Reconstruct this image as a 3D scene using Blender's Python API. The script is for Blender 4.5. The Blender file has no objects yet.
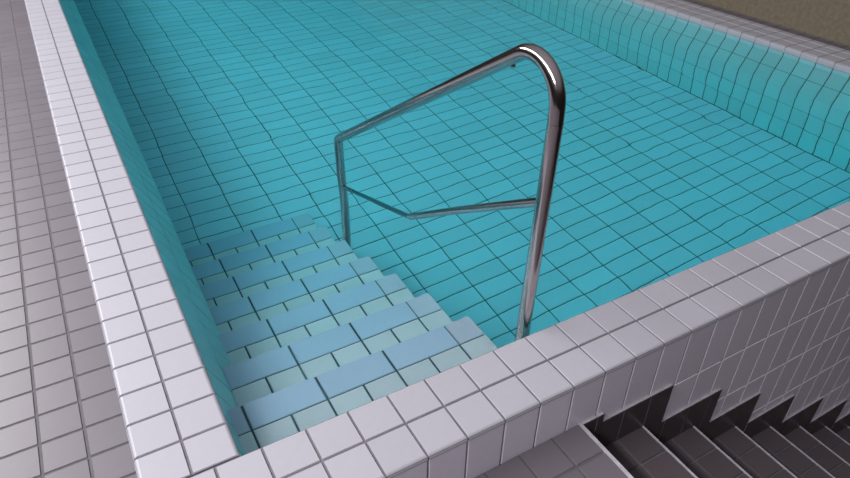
import bpy, math, random
from mathutils import Vector, Matrix
random.seed(4)
U = 0.125            # one pool-tile module in metres; every length below is in modules
D = bpy.data
C = bpy.context.scene.collection

# ------------------------------------------------------------------ camera
cam = D.objects.new('camera', D.cameras.new('camera')); C.objects.link(cam)
cam.data.lens = 36 * 647.15 / 850; cam.data.sensor_width = 36
cam.data.clip_start = 0.05; cam.data.clip_end = 200
rows = ((0.86809734, -0.49628464, 0.01042002), (0.27505807, 0.49839164, 0.82216107), (-0.41321916, -0.71084972, 0.56915955))
M = Matrix(rows).transposed().to_4x4()
M.translation = Vector((-1.0134, -9.3899, 11.5718)) * U
cam.matrix_world = M
bpy.context.scene.camera = cam

# ------------------------------------------------------------------ world: daylight of a glazed hall
w = D.worlds.new('world'); bpy.context.scene.world = w; w.use_nodes = True
nt = w.node_tree; nt.nodes.clear()
tc = nt.nodes.new('ShaderNodeTexCoord'); sep = nt.nodes.new('ShaderNodeSeparateXYZ')
nt.links.new(tc.outputs['Generated'], sep.inputs[0])
ramp = nt.nodes.new('ShaderNodeValToRGB'); e = ramp.color_ramp.elements
e[0].position = 0.0; e[0].color = (.035, .03, .03, 1)
e[1].position = 1.0; e[1].color = (1.05, 1.0, 1.12, 1)
a = e.new(.28); a.color = (.08, .062, .06, 1)
a = e.new(.55); a.color = (.62, .58, .66, 1)
nt.links.new(sep.outputs['Z'], ramp.inputs[0])
bg = nt.nodes.new('ShaderNodeBackground'); bg.inputs[1].default_value = .36
nt.links.new(ramp.outputs[0], bg.inputs[0])
wo = nt.nodes.new('ShaderNodeOutputWorld'); nt.links.new(bg.outputs[0], wo.inputs[0])

def area(name, loc, target, sx, sy, power, col):
    l = D.lights.new(name, 'AREA'); l.shape = 'RECTANGLE'; l.size = sx * U; l.size_y = sy * U
    l.energy = power; l.color = col
    o = D.objects.new(name, l); C.objects.link(o); o.location = Vector(loc) * U
    z = (Vector(loc) - Vector(target)).normalized(); y = Vector((0, 1, 0)); x = y.cross(z).normalized(); y = z.cross(x)
    o.rotation_euler = Matrix((x, y, z)).transposed().to_euler()
    return o
# long row of high windows along the left side of the hall
area('left_window_light', (-20, 30, 30), (1, 30, -5), 3.6, 110, 900, (.98, .98, 1.0))

sc = bpy.context.scene
sc.view_settings.view_transform = 'Standard'; sc.view_settings.look = 'None'
sc.view_settings.exposure = 0.0; sc.view_settings.gamma = 1; sc.view_settings.use_curve_mapping = False
sc.cycles.max_bounces = 14; sc.cycles.transmission_bounces = 10; sc.cycles.diffuse_bounces = 5
sc.cycles.caustics_refractive = True; sc.cycles.caustics_reflective = False
sc.cycles.sample_clamp_indirect = 6
sc.cycles.use_denoising = True

# ------------------------------------------------------------------ materials
def mat(name):
    m = D.materials.new(name); m.use_nodes = True
    return m, m.node_tree, m.node_tree.nodes['Principled BSDF']

def tile_mat(name, col, rough=.28, var=.05, mottle=.04, hue=None, spec=.5, stain=None):
    m, t, b = mat(name)
    at = t.nodes.new('ShaderNodeAttribute'); at.attribute_name = 'tile_tone'
    tcn = t.nodes.new('ShaderNodeTexCoord')
    nz = t.nodes.new('ShaderNodeTexNoise'); nz.inputs['Scale'].default_value = 46; nz.inputs['Detail'].default_value = 6
    t.links.new(tcn.outputs['Object'], nz.inputs['Vector'])
    m1 = t.nodes.new('ShaderNodeMath'); m1.operation = 'MULTIPLY_ADD'; m1.inputs[1].default_value = var * 2; m1.inputs[2].default_value = 1 - var
    t.links.new(at.outputs['Fac'], m1.inputs[0])
    m2 = t.nodes.new('ShaderNodeMath'); m2.operation = 'MULTIPLY_ADD'; m2.inputs[1].default_value = mottle * 2; m2.inputs[2].default_value = -mottle
    t.links.new(nz.outputs['Fac'], m2.inputs[0])
    ad = t.nodes.new('ShaderNodeMath'); ad.operation = 'ADD'
    t.links.new(m1.outputs[0], ad.inputs[0]); t.links.new(m2.outputs[0], ad.inputs[1])
    vm = t.nodes.new('ShaderNodeVectorMath'); vm.operation = 'SCALE'; vm.inputs[0].default_value = col
    t.links.new(ad.outputs[0], vm.inputs['Scale'])
    out = vm.outputs[0]
    if stain:   # limescale / wear blotches
        n2 = t.nodes.new('ShaderNodeTexNoise'); n2.inputs['Scale'].default_value = 9; n2.inputs['Detail'].default_value = 8
        n2.inputs['Roughness'].default_value = .7
        t.links.new(tcn.outputs['Object'], n2.inputs['Vector'])
        rp = t.nodes.new('ShaderNodeValToRGB'); rp.color_ramp.elements[0].position = .62; rp.color_ramp.elements[1].position = .8
        rp.color_ramp.elements[1].color = (.5, .5, .5, 1)
        t.links.new(n2.outputs['Fac'], rp.inputs[0])
        mx = t.nodes.new('ShaderNodeMix'); mx.data_type = 'RGBA'
        t.links.new(rp.outputs[0], mx.inputs[0]); t.links.new(out, mx.inputs[6]); mx.inputs[7].default_value = (*stain, 1)
        out = mx.outputs[2]
    t.links.new(out, b.inputs['Base Color'])
    b.inputs['Roughness'].default_value = rough
    b.inputs['Specular IOR Level'].default_value = spec
    n3 = t.nodes.new('ShaderNodeTexNoise'); n3.inputs['Scale'].default_value = 260; n3.inputs['Detail'].default_value = 3
    t.links.new(tcn.outputs['Object'], n3.inputs['Vector'])
    bp = t.nodes.new('ShaderNodeBump'); bp.inputs['Strength'].default_value = .12; bp.inputs['Distance'].default_value = .002
    t.links.new(n3.outputs['Fac'], bp.inputs['Height']); t.links.new(bp.outputs[0], b.inputs['Normal'])
    return m

def plain(name, col, rough=.8, metal=0):
    m, t, b = mat(name)
    tcn = t.nodes.new('ShaderNodeTexCoord'); nz = t.nodes.new('ShaderNodeTexNoise'); nz.inputs['Scale'].default_value = 30
    nz.inputs['Detail'].default_value = 5
    t.links.new(tcn.outputs['Object'], nz.inputs['Vector'])
    rp = t.nodes.new('ShaderNodeValToRGB')
    rp.color_ramp.elements[0].color = (*[c * .82 for c in col], 1); rp.color_ramp.elements[0].position = .3
    rp.color_ramp.elements[1].color = (*[min(1, c * 1.15) for c in col], 1); rp.color_ramp.elements[1].position = .7
    t.links.new(nz.outputs['Fac'], rp.inputs[0]); t.links.new(rp.outputs[0], b.inputs['Base Color'])
    b.inputs['Roughness'].default_value = rough; b.inputs['Metallic'].default_value = metal
    return m

m_coping = tile_mat('coping_tile', (.335, .325, .36), .42, .025, .035, stain=(.31, .285, .285))
m_cgrout = plain('coping_grout', (.12, .11, .12))
m_floor = tile_mat('pool_floor_tile', (.52, .72, .83), .3, .05, .03)
m_wall = tile_mat('pool_wall_tile', (.28, .72, .76), .3, .05, .03)
m_pgrout = plain('pool_grout', (.02, .07, .085))
m_wgrout = plain('wall_grout', (.04, .13, .15))
m_blue = tile_mat('blue_nosing_tile', (.44, .57, .74), .3, .03, .03)
m_pale = tile_mat('pale_step_tile', (.63, .67, .72), .35, .03, .04)
m_end = tile_mat('grey_nosing_tile', (.50, .56, .68), .35, .03, .04)
m_deck = tile_mat('dark_deck_tile', (.128, .11, .125), .4, .06, .05)
m_dgrout = plain('deck_grout', (.09, .08, .088))
m_stair = tile_mat('stair_tile', (.070, .055, .060), .4, .07, .05)
m_skirt = tile_mat('skirting_tile', (.045, .035, .038), .35, .07, .05)
m_face = tile_mat('outer_face_tile', (.70, .655, .74), .38, .03, .04)
m_lgrout = plain('light_grout', (.25, .235, .25))
m_trim = plain('nosing_strip', (.40, .37, .40), .5)
m_brown = plain('brown_wall_paint', (.16, .135, .09), .7)
m_core = plain('wall_core', (.3, .3, .3))

m_steel, t, b = mat('polished_steel')
b.inputs['Base Color'].default_value = (.50, .46, .46, 1); b.inputs['Metallic'].default_value = 1; b.inputs['Roughness'].default_value = .17
tcn = t.nodes.new('ShaderNodeTexCoord'); nz = t.nodes.new('ShaderNodeTexNoise'); nz.inputs['Scale'].default_value = 60
t.links.new(tcn.outputs['Object'], nz.inputs['Vector'])
rr = t.nodes.new('ShaderNodeMapRange'); rr.inputs[3].default_value = .11; rr.inputs[4].default_value = .20
t.links.new(nz.outputs['Fac'], rr.inputs[0]); t.links.new(rr.outputs[0], b.inputs['Roughness'])

m_water = D.materials.new('pool_water'); m_water.use_nodes = True
t = m_water.node_tree; t.nodes.clear()
g = t.nodes.new('ShaderNodeBsdfRefraction'); g.inputs['IOR'].default_value = 1.333; g.inputs['Roughness'].default_value = 0
gl = t.nodes.new('ShaderNodeBsdfGlass'); gl.inputs['IOR'].default_value = 1.333; gl.inputs['Roughness'].default_value = 0
va = t.nodes.new('ShaderNodeVolumeAbsorption'); va.inputs['Density'].default_value = .5; va.inputs['Color'].default_value = (.07, .965, .985, 1)
o = t.nodes.new('ShaderNodeOutputMaterial')
t.nodes.remove(g)
t.links.new(gl.outputs[0], o.inputs['Surface']); t.links.new(va.outputs[0], o.inputs['Volume'])
tcn = t.nodes.new('ShaderNodeTexCoord')
mp = t.nodes.new('ShaderNodeMapping'); mp.inputs['Scale'].default_value = (1, .7, 1); mp.inputs['Rotation'].default_value = (0, 0, .5)
nz = t.nodes.new('ShaderNodeTexNoise'); nz.inputs['Scale'].default_value = 2.6; nz.inputs['Detail'].default_value = 2; nz.inputs['Roughness'].default_value = .4
nz.inputs['Distortion'].default_value = .4
t.links.new(tcn.outputs['Object'], mp.inputs[0]); t.links.new(mp.outputs[0], nz.inputs['Vector'])
bp = t.nodes.new('ShaderNodeBump'); bp.inputs['Strength'].default_value = 1; bp.inputs['Distance'].default_value = .0045
t.links.new(nz.outputs['Fac'], bp.inputs['Height']); t.links.new(bp.outputs[0], gl.inputs['Normal'])

# ------------------------------------------------------------------ mesh helpers
class MB:
    def __init__(s): s.v = []; s.f = []; s.mi = []; s.tone = []; s.sm = []
    def quad(s, pts, mi=0, tone=.5, smooth=False):
        n = len(s.v); s.v += [Vector(p) * U for p in pts]; s.f.append(tuple(range(n, n + len(pts)))); s.mi.append(mi); s.tone.append(tone); s.sm.append(smooth)
    def box(s, lo, hi, mi=0):
        (a, b_, c), (d, e_, f) = lo, hi
        P = [(a, b_, c), (d, b_, c), (d, e_, c), (a, e_, c), (a, b_, f), (d, b_, f), (d, e_, f), (a, e_, f)]
        for q in ((0, 3, 2, 1), (4, 5, 6, 7), (0, 1, 5, 4), (1, 2, 6, 5), (2, 3, 7, 6), (3, 0, 4, 7)): s.quad([P[i] for i in q], mi)
    def prism(s, prof, axis, lo, hi, mi=0):
        # closed profile (list of 2D points) extruded along axis
        def P(pt, h):
            if axis == 'y': return (pt[0], h, pt[1])
            if axis == 'x': return (h, pt[0], pt[1])
            return (pt[0], pt[1], h)
        n = len(prof)
        for i in range(n):
            a_, b_ = prof[i], prof[(i + 1) % n]
            s.quad([P(a_, lo), P(b_, lo), P(b_, hi), P(a_, hi)], mi)
        s.quad([P(p, lo) for p in prof][::-1], mi); s.quad([P(p, hi) for p in prof], mi)
    def tiles(s, o, u, v, cu, cv, g=.03, r=.035, b_=.03, mi=0, base=True, gmi=1, n=None, bu0=None, grout_mi=None):
        """bevelled tiles on the grid cu x cv (coordinates along u and v), standing r proud of a grout plane through o"""
        o, u, v = Vector(o), Vector(u).normalized(), Vector(v).normalized(); nn = u.cross(v) if n is None else Vector(n)
        for i in range(len(cu) - 1):
            for j in range(len(cv) - 1):
                a0, a1, c0, c1 = cu[i] + g, cu[i + 1] - g, cv[j] + g, cv[j + 1] - g
                if i == 0: a0 -= g
                if i == len(cu) - 2: a1 += g
                if j == 0: c0 -= g
                if j == len(cv) - 2: c1 += g
                if a1 - a0 < .08 or c1 - c0 < .08: continue
                m_ = mi(i, j) if callable(mi) else mi
                tn = random.random()
                lo = [o + u * x + v * y for x, y in ((a0, c0), (a1, c0), (a1, c1), (a0, c1))]
                hi = [o + u * x + v * y + nn * r for x, y in ((a0 + b_, c0 + b_), (a1 - b_, c0 + b_), (a1 - b_, c1 - b_), (a0 + b_, c1 - b_))]
                s.quad(hi, m_, tn)
                for k in range(4): s.quad([lo[k], lo[(k + 1) % 4], hi[(k + 1) % 4], hi[k]], m_, tn)
        if base:
            s.quad([o + u * x + v * y for x, y in ((cu[0], cv[0]), (cu[-1], cv[0]), (cu[-1], cv[-1]), (cu[0], cv[-1]))], gmi)
    def build(s, name, mats, parent=None, origin=(0, 0, 0)):
        me = D.meshes.new(name); og = Vector(origin) * U
        me.from_pydata([p - og for p in s.v], [], s.f); me.update()
        for m in mats: me.materials.append(m)
        for p, i, sm in zip(me.polygons, s.mi, s.sm): p.material_index = i; p.use_smooth = sm
        at = me.attributes.new('tile_tone', 'FLOAT', 'FACE')
        for i, tn in enumerate(s.tone): at.data[i].value = tn
        ob = D.objects.new(name, me); C.objects.link(ob)
        if parent: ob.parent = parent; ob.location = og - Vector(parent.location)
        else: ob.location = og
        return ob

def cuts(lo, hi, phase, pitch):
    k = math.ceil((lo - phase) / pitch + 1e-6); r = [lo]
    while phase + k * pitch < hi - 1e-4:
        x = phase + k * pitch
        if x - r[-1] > .02: r.append(x)
        k += 1
    return r + [hi]

def tag(o, label, cat, group=None, kind=None):
    o['label'] = label; o['category'] = cat
    if group: o['group'] = group
    if kind: o['kind'] = kind
    return o
def struct(o, label=None, cat=None):
    o['kind'] = 'structure'
    if label: o['label'] = label; o['category'] = cat
    return o
def empty(name, loc):
    o = D.objects.new(name, None); C.objects.link(o); o.location = Vector(loc) * U; o.empty_display_size = .1
    return o

ZW, ZF = -.29, -11.4          # water level, pool floor
XR, YB = 34.5, 60.0           # right rim, back rim
X0, Q = .445, .978            # joint phase of the front coping, pitch of the left coping
ZD = -1.57                    # surrounding deck

# ------------------------------------------------------------------ setting
f = MB()
f.tiles((0, 0, ZF), (1, 0, 0), (0, 1, 0), cuts(.9, XR - .80, .45, 1.975), cuts(-.2, YB, .46, .965), g=.022, r=.03, b_=.02)
f.box((-.5, -.5, ZF - 1.2), (XR + .5, YB + .5, ZF - .002), 1)
struct(f.build('floor', [m_floor, m_pgrout]), 'turquoise tiled pool floor under the water', 'floor')

TH = .035
def side_wall(name, sgn, x, inset, zs, ze, label):
    """profile: upright strip, sloping bench, upright wall; x = rim, sgn = direction into the pool"""
    b_ = MB()
    P = [(x, -.46), (x, zs), (x + sgn * inset, ze), (x + sgn * inset, ZF - .4), (x - sgn * 1.9, ZF - .4), (x - sgn * 1.9, -.46)]
    b_.prism(P, 'y', 0.0, YB, 1)
    cy = cuts(0, YB, 0, Q)
    segs = [(P[0], P[1], [0, None]), (P[1], P[2], None), (P[2], (P[2][0], ZF), None)]
    for a_, c_, _ in segs:
        a3, c3 = Vector((a_[0], 0, a_[1])), Vector((c_[0], 0, c_[1])); d = c3 - a3; L = d.length; d.normalize()
        n = Vector((0, 1, 0)).cross(d)
        if n.x * sgn < 0: n = -n
        k = max(1, round(L / 1.98)); cv = [L * i / k for i in range(k + 1)]
        b_.tiles(a3 + n * .002, (0, 1, 0), d, cy, cv, g=.03, r=.03, b_=.02, base=True, n=n)
    return struct(b_.build(name, [m_wall, m_wgrout]), label, 'wall')
side_wall('wall_left', 1, 0.0, 1.03, -1.25, -5.0, 'left pool wall of turquoise tiles with a sloping ledge underwater')
side_wall('wall_right', -1, XR, .70, -1.25, -5.0, 'right pool wall of turquoise tiles with a sloping ledge underwater')

b_ = MB()   # front wall: dry outer face and wet inner face
b_.box((-1.9, -1.96, -26), (XR + 2.55, -.04, -.45), 1)
b_.tiles((0, -.04, 0), (1, 0, 0), (0, 0, -1), cuts(0, XR, X0, 1), [.45, 2.1, 4.1, 6.1, 8.1, 10.1, 11.4], g=.03, r=.03, b_=.02, mi=0, n=(0, 1, 0))
b_.tiles((0, -1.965, 0), (1, 0, 0), (0, 0, -1), cuts(-1.96, XR + 2.55, X0, 1), [.115] + [2.08 * k for k in range(1, 12)], g=.022, r=.025, b_=.018, mi=2, gmi=3, n=(0, -1, 0))
struct(b_.build('wall_front', [m_wall, m_wgrout, m_face, m_lgrout]), 'near pool wall with pale grey tiles on its dry outer face', 'wall')

b_ = MB()
b_.box((-1.9, YB, ZF - .4), (XR + 2.55, YB + 1.9, -.45), 1)
b_.tiles((0, YB - .002, 0), (1, 0, 0), (0, 0, -1), cuts(0, XR, X0, 1), [.45, 2.1, 4.1, 6.1, 8.1, 10.1, 11.4], mi=0, n=(0, -1, 0))
struct(b_.build('wall_back', [m_wall, m_wgrout]))

b_ = MB()   # outer hall wall, seen as a brown strip beyond the right rim
b_.box((43.2, -2, ZD - .5), (44.4, 90, 19))
struct(b_.build('wall_hall', [m_brown, m_skirt]))

def deck(name, x0, x1, y0, y1, m_):
    b_ = MB()
    b_.tiles((0, 0, ZD - .03), (1, 0, 0), (0, 1, 0), cuts(x0, x1, X0 - .5, 1), cuts(y0, y1, -.02, .985), g=.03, r=.03, b_=.02)
    b_.box((x0, y0, ZD - 1.2), (x1, y1, ZD - .032), 1)
    return struct(b_.build(name, [m_, m_dgrout]))
dk = MB()
def deckpart(x0, x1, y0, y1):
    dk.tiles((0, 0, ZD - .03), (1, 0, 0), (0, 1, 0), cuts(x0, x1, -.02, 1), cuts(y0, y1, -.0, .985), g=.025, r=.03, b_=.02)
    dk.box((x0, y0, ZD - 1.2), (x1, y1, ZD - .032), 1)
deckpart(-22, -1.94, -2, 75)
deckpart(-22, 7.9, -24, -2.0)
deckpart(XR + 2.57, 43.2, -1.9, 75)
deckpart(-1.94, XR + 2.57, YB + 1.94, 75)
struct(dk.build('floor_deck', [m_deck, m_dgrout]), 'dark grey tiled deck around the outside of the raised pool rim', 'floor')

# ------------------------------------------------------------------ coping (one run per side)
def coping_run(name, xs, ys, zt, lip, label, edge):
    """solid rim course: body, then bevelled tiles on top and short tile lips on the exposed sides"""
    b_ = MB(); R_ = .05
    x0, x1, y0, y1 = xs[0], xs[-1], ys[0], ys[-1]
    b_.box((x0 + .02, y0 + .02, zt - lip), (x1 - .02, y1 - .02, zt - .034), 1)
    for i in range(len(xs) - 1):
        for j in range(len(ys) - 1):
            g_ = .018
            a0, a1, c0, c1 = xs[i] + g_, xs[i + 1] - g_, ys[j] + g_, ys[j + 1] - g_
            eL, eR, eF, eB = i == 0 and 'L' in edge, i == len(xs) - 2 and 'R' in edge, j == 0 and 'F' in edge, j == len(ys) - 2 and 'B' in edge
            if i == 0 and 'L' in edge: a0 = xs[0]
            if i == len(xs) - 2 and 'R' in edge: a1 = xs[-1]
            if j == 0 and 'F' in edge: c0 = ys[0]
            if j == len(ys) - 2 and 'B' in edge: c1 = ys[-1]
            tn = random.random()
            def ring(dz, k):   # k 0..1 : inset fraction
                bl = [(.09 if eL else .022) * k, (.09 if eR else .022) * k, (.09 if eF else .022) * k, (.09 if eB else .022) * k]
                return [Vector((a0 + bl[0], c0 + bl[2], zt + dz)), Vector((a1 - bl[1], c0 + bl[2], zt + dz)), Vector((a1 - bl[1], c1 - bl[3], zt + dz)), Vector((a0 + bl[0], c1 - bl[3], zt + dz))]
            rs = [ring(-.10, 0), ring(-.065, .1), ring(-.03, .35), ring(-.01, .65), ring(0, 1)]
            low = [Vector((p.x, p.y, zt - (lip if (eL and k in (0, 3)) or (eR and k in (1, 2)) or (eF and k in (0, 1)) or (eB and k in (2, 3)) else .12))) for k, p in enumerate(rs[0])]
            rs = [low] + rs
            for r0, r1 in zip(rs, rs[1:]):
                for k in range(4): b_.quad([r0[k], r0[(k + 1) % 4], r1[(k + 1) % 4], r1[k]], 0, tn)
            b_.quad(rs[-1], 0, tn)
    o = b_.build(name, [m_coping, m_cgrout])
    return tag(o, label, 'pool rim')
lx = [-2.0, -1.0, 0.0]
coping_run('pool_coping', lx, [0.0] + [Q * k for k in range(1, 62)] + [YB], 0, .45, 'white square-tiled pool rim running away along the left side', 'LR')
fx = cuts(-2.0, XR + 2.6, X0, 1)
coping_run('pool_coping', fx, [-2.0, -.985, 0.0], 0, .115, 'near white tiled pool rim running across in front of the steps', 'LRFB')
coping_run('pool_coping', [XR, XR + 1, XR + 2, XR + 2.6], [0.0] + [Q * k for k in range(1, 62)] + [YB], 0, .45, 'far right white tiled pool rim before the brown wall', 'LR')
coping_run('pool_coping', fx, [YB, YB + 1, YB + 2.0], 0, .45, 'white tiled pool rim closing the far end of the pool', 'LRFB')

# ------------------------------------------------------------------ pool steps
st = tag(empty('pool_steps', (3.7, 0, ZF)), 'flight of seven pale tiled underwater steps edged with blue tiles', 'steps')
XS, NR = 7.45, .91
for k in range(7):
    z = -1.9 - 1.4 * k; yn = 2.54 + 2.345 * k; xl = (0.02, .42, .85, .98, .98, .98, .98)[k]
    yb = 0.0 if k == 0 else yn - 2.345 - .25
    b_ = MB()
    zb = z - 1.4 if k < 6 else ZF
    b_.box((xl, 0.0 if k == 0 else yb, zb), (XS - .03, yn - .03, z - .032), 1)
    pale_cuts = cuts(xl, XS, .57, 1.0)
    ya = yn - NR
    ys_ = sorted([ya] + [y for y in (ya - .95, ya - 1.9) if y > yb + .1] + [yb])
    b_.tiles((0, 0, z - .03), (1, 0, 0), (0, 1, 0), pale_cuts, ys_, g=.026, r=.03, b_=.02, base=False)
    # pale end tile of the nosing row, riser and side tiles
    b_.tiles((0, 0, z - .03), (1, 0, 0), (0, 1, 0), [6.57 + .03, XS], [ya + .03, yn], g=.0, r=.03, b_=.02, base=False, mi=2)
    b_.tiles((0, yn - .03, z), (1, 0, 0), (0, 0, -1), cuts(xl, XS, .57, 2.0), [.04, 1.4], g=.03, r=.03, b_=.02, base=False, n=(0, 1, 0))
    b_.tiles((XS - .03, 0, z), (0, 1, 0), (0, 0, -1), cuts(yb, yn, yn, 1.0), [.04, 1.4], g=.03, r=.03, b_=.02, base=False, n=(1, 0, 0))
    s_ = b_.build('step', [m_pale, m_pgrout, m_end], st, (3.7, yn, z))
    n_ = MB()
    n_.tiles((0, 0, z - .03), (1, 0, 0), (0, 1, 0), cuts(xl, 6.57, .57, 2.0), [ya + .03, yn], g=.03, r=.03, b_=.02, base=False)
    nb = n_.build('nosing', [m_blue, m_pgrout], None, (3.7, yn, z))
    nb.parent = s_; nb.location = (0, 0, 0); nb['label'] = 'row of long light blue edge tiles'

# ------------------------------------------------------------------ outer staircase beside the near wall
ex = tag(empty('outer_staircase', (7.9, -8, ZD)), 'dark tiled staircase descending to the right along the dry outer wall', 'staircase')
RUN, RISE, SY0, SY1 = 2.615, 1.57, -20.0, -2.0
for k in range(1, 13):
    xa, xb, z = 7.85 + RUN * (k - 1), 7.85 + RUN * k, ZD - RISE * k
    b_ = MB()
    b_.box((xa - .25, SY0, z - RISE), (xb - .03, SY1, z - .032), 1)
    b_.tiles((0, 0, z - .03), (1, 0, 0), (0, 1, 0), [xa, xa + .62, xa + 1.62, xb - .05], cuts(SY0, SY1, -2.98, 1.0), g=.025, r=.03, b_=.02, base=False)
    b_.tiles((xb - .035, 0, z), (0, 1, 0), (0, 0, -1), cuts(SY0, SY1, -2.98, 1.0), [.05, RISE], g=.025, r=.03, b_=.02, base=False, n=(1, 0, 0))
    s_ = b_.build('step', [m_stair, m_dgrout], ex, (xb, -8, z))
    n_ = MB(); n_.box((xb - .05, SY0, z - .10), (xb + .01, SY1, z + .006))
    nb = n_.build('nosing_strip', [m_trim], None, (xb, -8, z)); nb.parent = s_; nb.location = (0, 0, 0); nb['label'] = 'thin light grey edge strip'
n_ = MB(); n_.box((7.9 - .07, SY0, ZD - .10), (7.9 + .03, SY1, ZD + .012))
nb = n_.build('nosing_strip', [m_trim], ex, (7.9, -8, ZD)); nb['label'] = 'thin light grey edge strip of the landing'
b_ = MB(); b_.box((7.9 - .2, SY0, ZD - RISE), (7.9 - .02, SY1, ZD - .10)); b_.build('riser', [m_stair], ex, (7.9, -8, ZD - 1))
# stepped dark skirting on the wall
top = []; TX = .89
tops = [ZD] + [ZD - RISE * k + 1.25 for k in range(1, 13)]
b_ = MB()
xprev = 7.86
for k, zt in enumerate(tops):
    xe = 8.68 + RUN * k; zb = ZD - RISE * (k + 1) - .2 if k < 12 else ZD - RISE * 12 - .2
    b_.prism([(xprev, zt - .03), (xe - .02, zt - .03), (xe - .02, zb), (xprev, zb)], 'y', -2.055, -1.99, 1)
    c_ = cuts(xprev, xe, X0 + .02, 1.0)
    b_.tiles((0, -2.055, 0), (1, 0, 0), (0, 0, -1), c_, [-zt + .03, -zb], g=.018, r=.02, b_=.012, base=False, n=(0, -1, 0))
    xprev = xe
b_.build('skirting', [m_skirt, m_trim], ex, (20, -2.05, -8))['label'] = 'stepped row of near-black skirting tiles on the wall'

# ------------------------------------------------------------------ handrail
def tube(name, pts, r, mat_, parent, n=28, cap=True):
    me = D.meshes.new(name); vs = []; fs = []
    P = [Vector(p) * U for p in pts]; r = r * U
    prev = None; og = P[0].copy()
    for i, p in enumerate(P):
        d = (P[min(i + 1, len(P) - 1)] - P[max(i - 1, 0)]).normalized()
        if i in (0, len(P) - 1): rad = r
        if prev is None:
            a_ = d.orthogonal().normalized()
        else:
            a_ = (prev - d * prev.dot(d)).normalized()
        prev = a_; b2 = d.cross(a_)
        # mitre stretch keeps the section round in a bend
        for q in range(n):
            t_ = 2 * math.pi * q / n; vs.append(p - og + (a_ * math.cos(t_) + b2 * math.sin(t_)) * r)
    for i in range(len(P) - 1):
        for q in range(n): fs.append((i * n + q, i * n + (q + 1) % n, (i + 1) * n + (q + 1) % n, (i + 1) * n + q))
    nb_ = len(fs)
    if cap:      # caps on vertices of their own, so the round wall keeps its shading
        k0 = len(vs); vs += [vs[q].copy() for q in range(n)]; vs += [vs[(len(P) - 1) * n + q].copy() for q in range(n)]
        fs.append(tuple(k0 + q for q in range(n))[::-1]); fs.append(tuple(k0 + n + q for q in range(n)))
    me.from_pydata(vs, [], fs); me.update()
    me.materials.append(mat_)
    for i, p in enumerate(me.polygons): p.use_smooth = i < nb_
    o = D.objects.new(name, me); C.objects.link(o); o.parent = parent; o.location = og - Vector(parent.location)
    return o
XH, YN, YL, SL = 7.80, .30, 12.80, -.613
hr = tag(empty('handrail', (XH, YN, ZF)), 'polished steel tube handrail standing beside the underwater steps', 'handrail')
def zr(y): return 7.72 + SL * (y - YN)
def bend(c0, d0, d1, R, n=18):
    """points of a round bend at corner c0 from direction d0 to d1"""
    d0, d1 = Vector(d0).normalized(), Vector(d1).normalized(); th = d0.angle(d1); T = R * math.tan(th / 2)
    c0 = Vector(c0); s = c0 - d0 * T
    inn = (d1 - d0 * d1.dot(d0)).normalized(); ctr = s + inn * R
    return [ctr - inn * R * math.cos(a_) + d0 * R * math.sin(a_) for a_ in [th * i / n for i in range(n + 1)]], T
dS = (0, 1, SL)
arc1, T1 = bend((XH, YN, zr(YN)), (0, 0, 1), dS, .92, 30)
arc2, T2 = bend((XH, YL, zr(YL)), dS, (0, 0, -1), .30, 12)
RT = .18
arc1 = [arc1[0] - Vector((0, .012, .3))] + arc1; arc2 = arc2 + [arc2[-1] - Vector((0, 0, .25))]
zs1 = arc1[0].z; zs2 = arc2[-1].z
top_pts = arc1 + [arc1[-1].lerp(arc2[0], i / 8) for i in range(1, 8)] + arc2
tube('top_rail', top_pts, RT, m_steel, hr)['label'] = 'sloping grip tube with a round bend at its upper end'
tube('post', [(XH, YN + .18, ZF), (XH, YN + .17, -1), (XH, YN + .09, 2), (XH, arc1[0].y, zs1)], RT, m_steel, hr)
tube('post', [(XH + .06, YL - .08, ZF), (XH + .04, YL - .05, -6), (XH, YL, zs2)], RT, m_steel, hr)
tube('mid_rail', [(XH, YN + .12, 3.74), (XH, 4, 1.52), (XH, 7.0, -.40), (XH, 10, -2.2), (XH + .03, YL - .12, -3.95)], .115, m_steel, hr)['label'] = 'thinner lower tube'
# little plug under the grip tube
py = 1.95
tube('vent_plug', [(XH, py, zr(py) - .12), (XH, py - .02, zr(py) - .19), (XH, py - .02, zr(py) - .215)], .06, m_steel, hr, 14)

# ------------------------------------------------------------------ water
b_ = MB()
e_ = .05
b_.prism([(-e_, ZW), (-e_, -1.3), (1.03 - e_, -5.05), (1.03 - e_, ZF - .03), (XR - .7 + e_, ZF - .03), (XR - .7 + e_, -5.05), (XR + e_, -1.3), (XR + e_, ZW)][::-1], 'y', -.09, YB + .03)
wt = b_.build('pool_water', [m_water])
tag(wt, 'clear still turquoise water filling the tiled pool', 'water', kind='stuff')
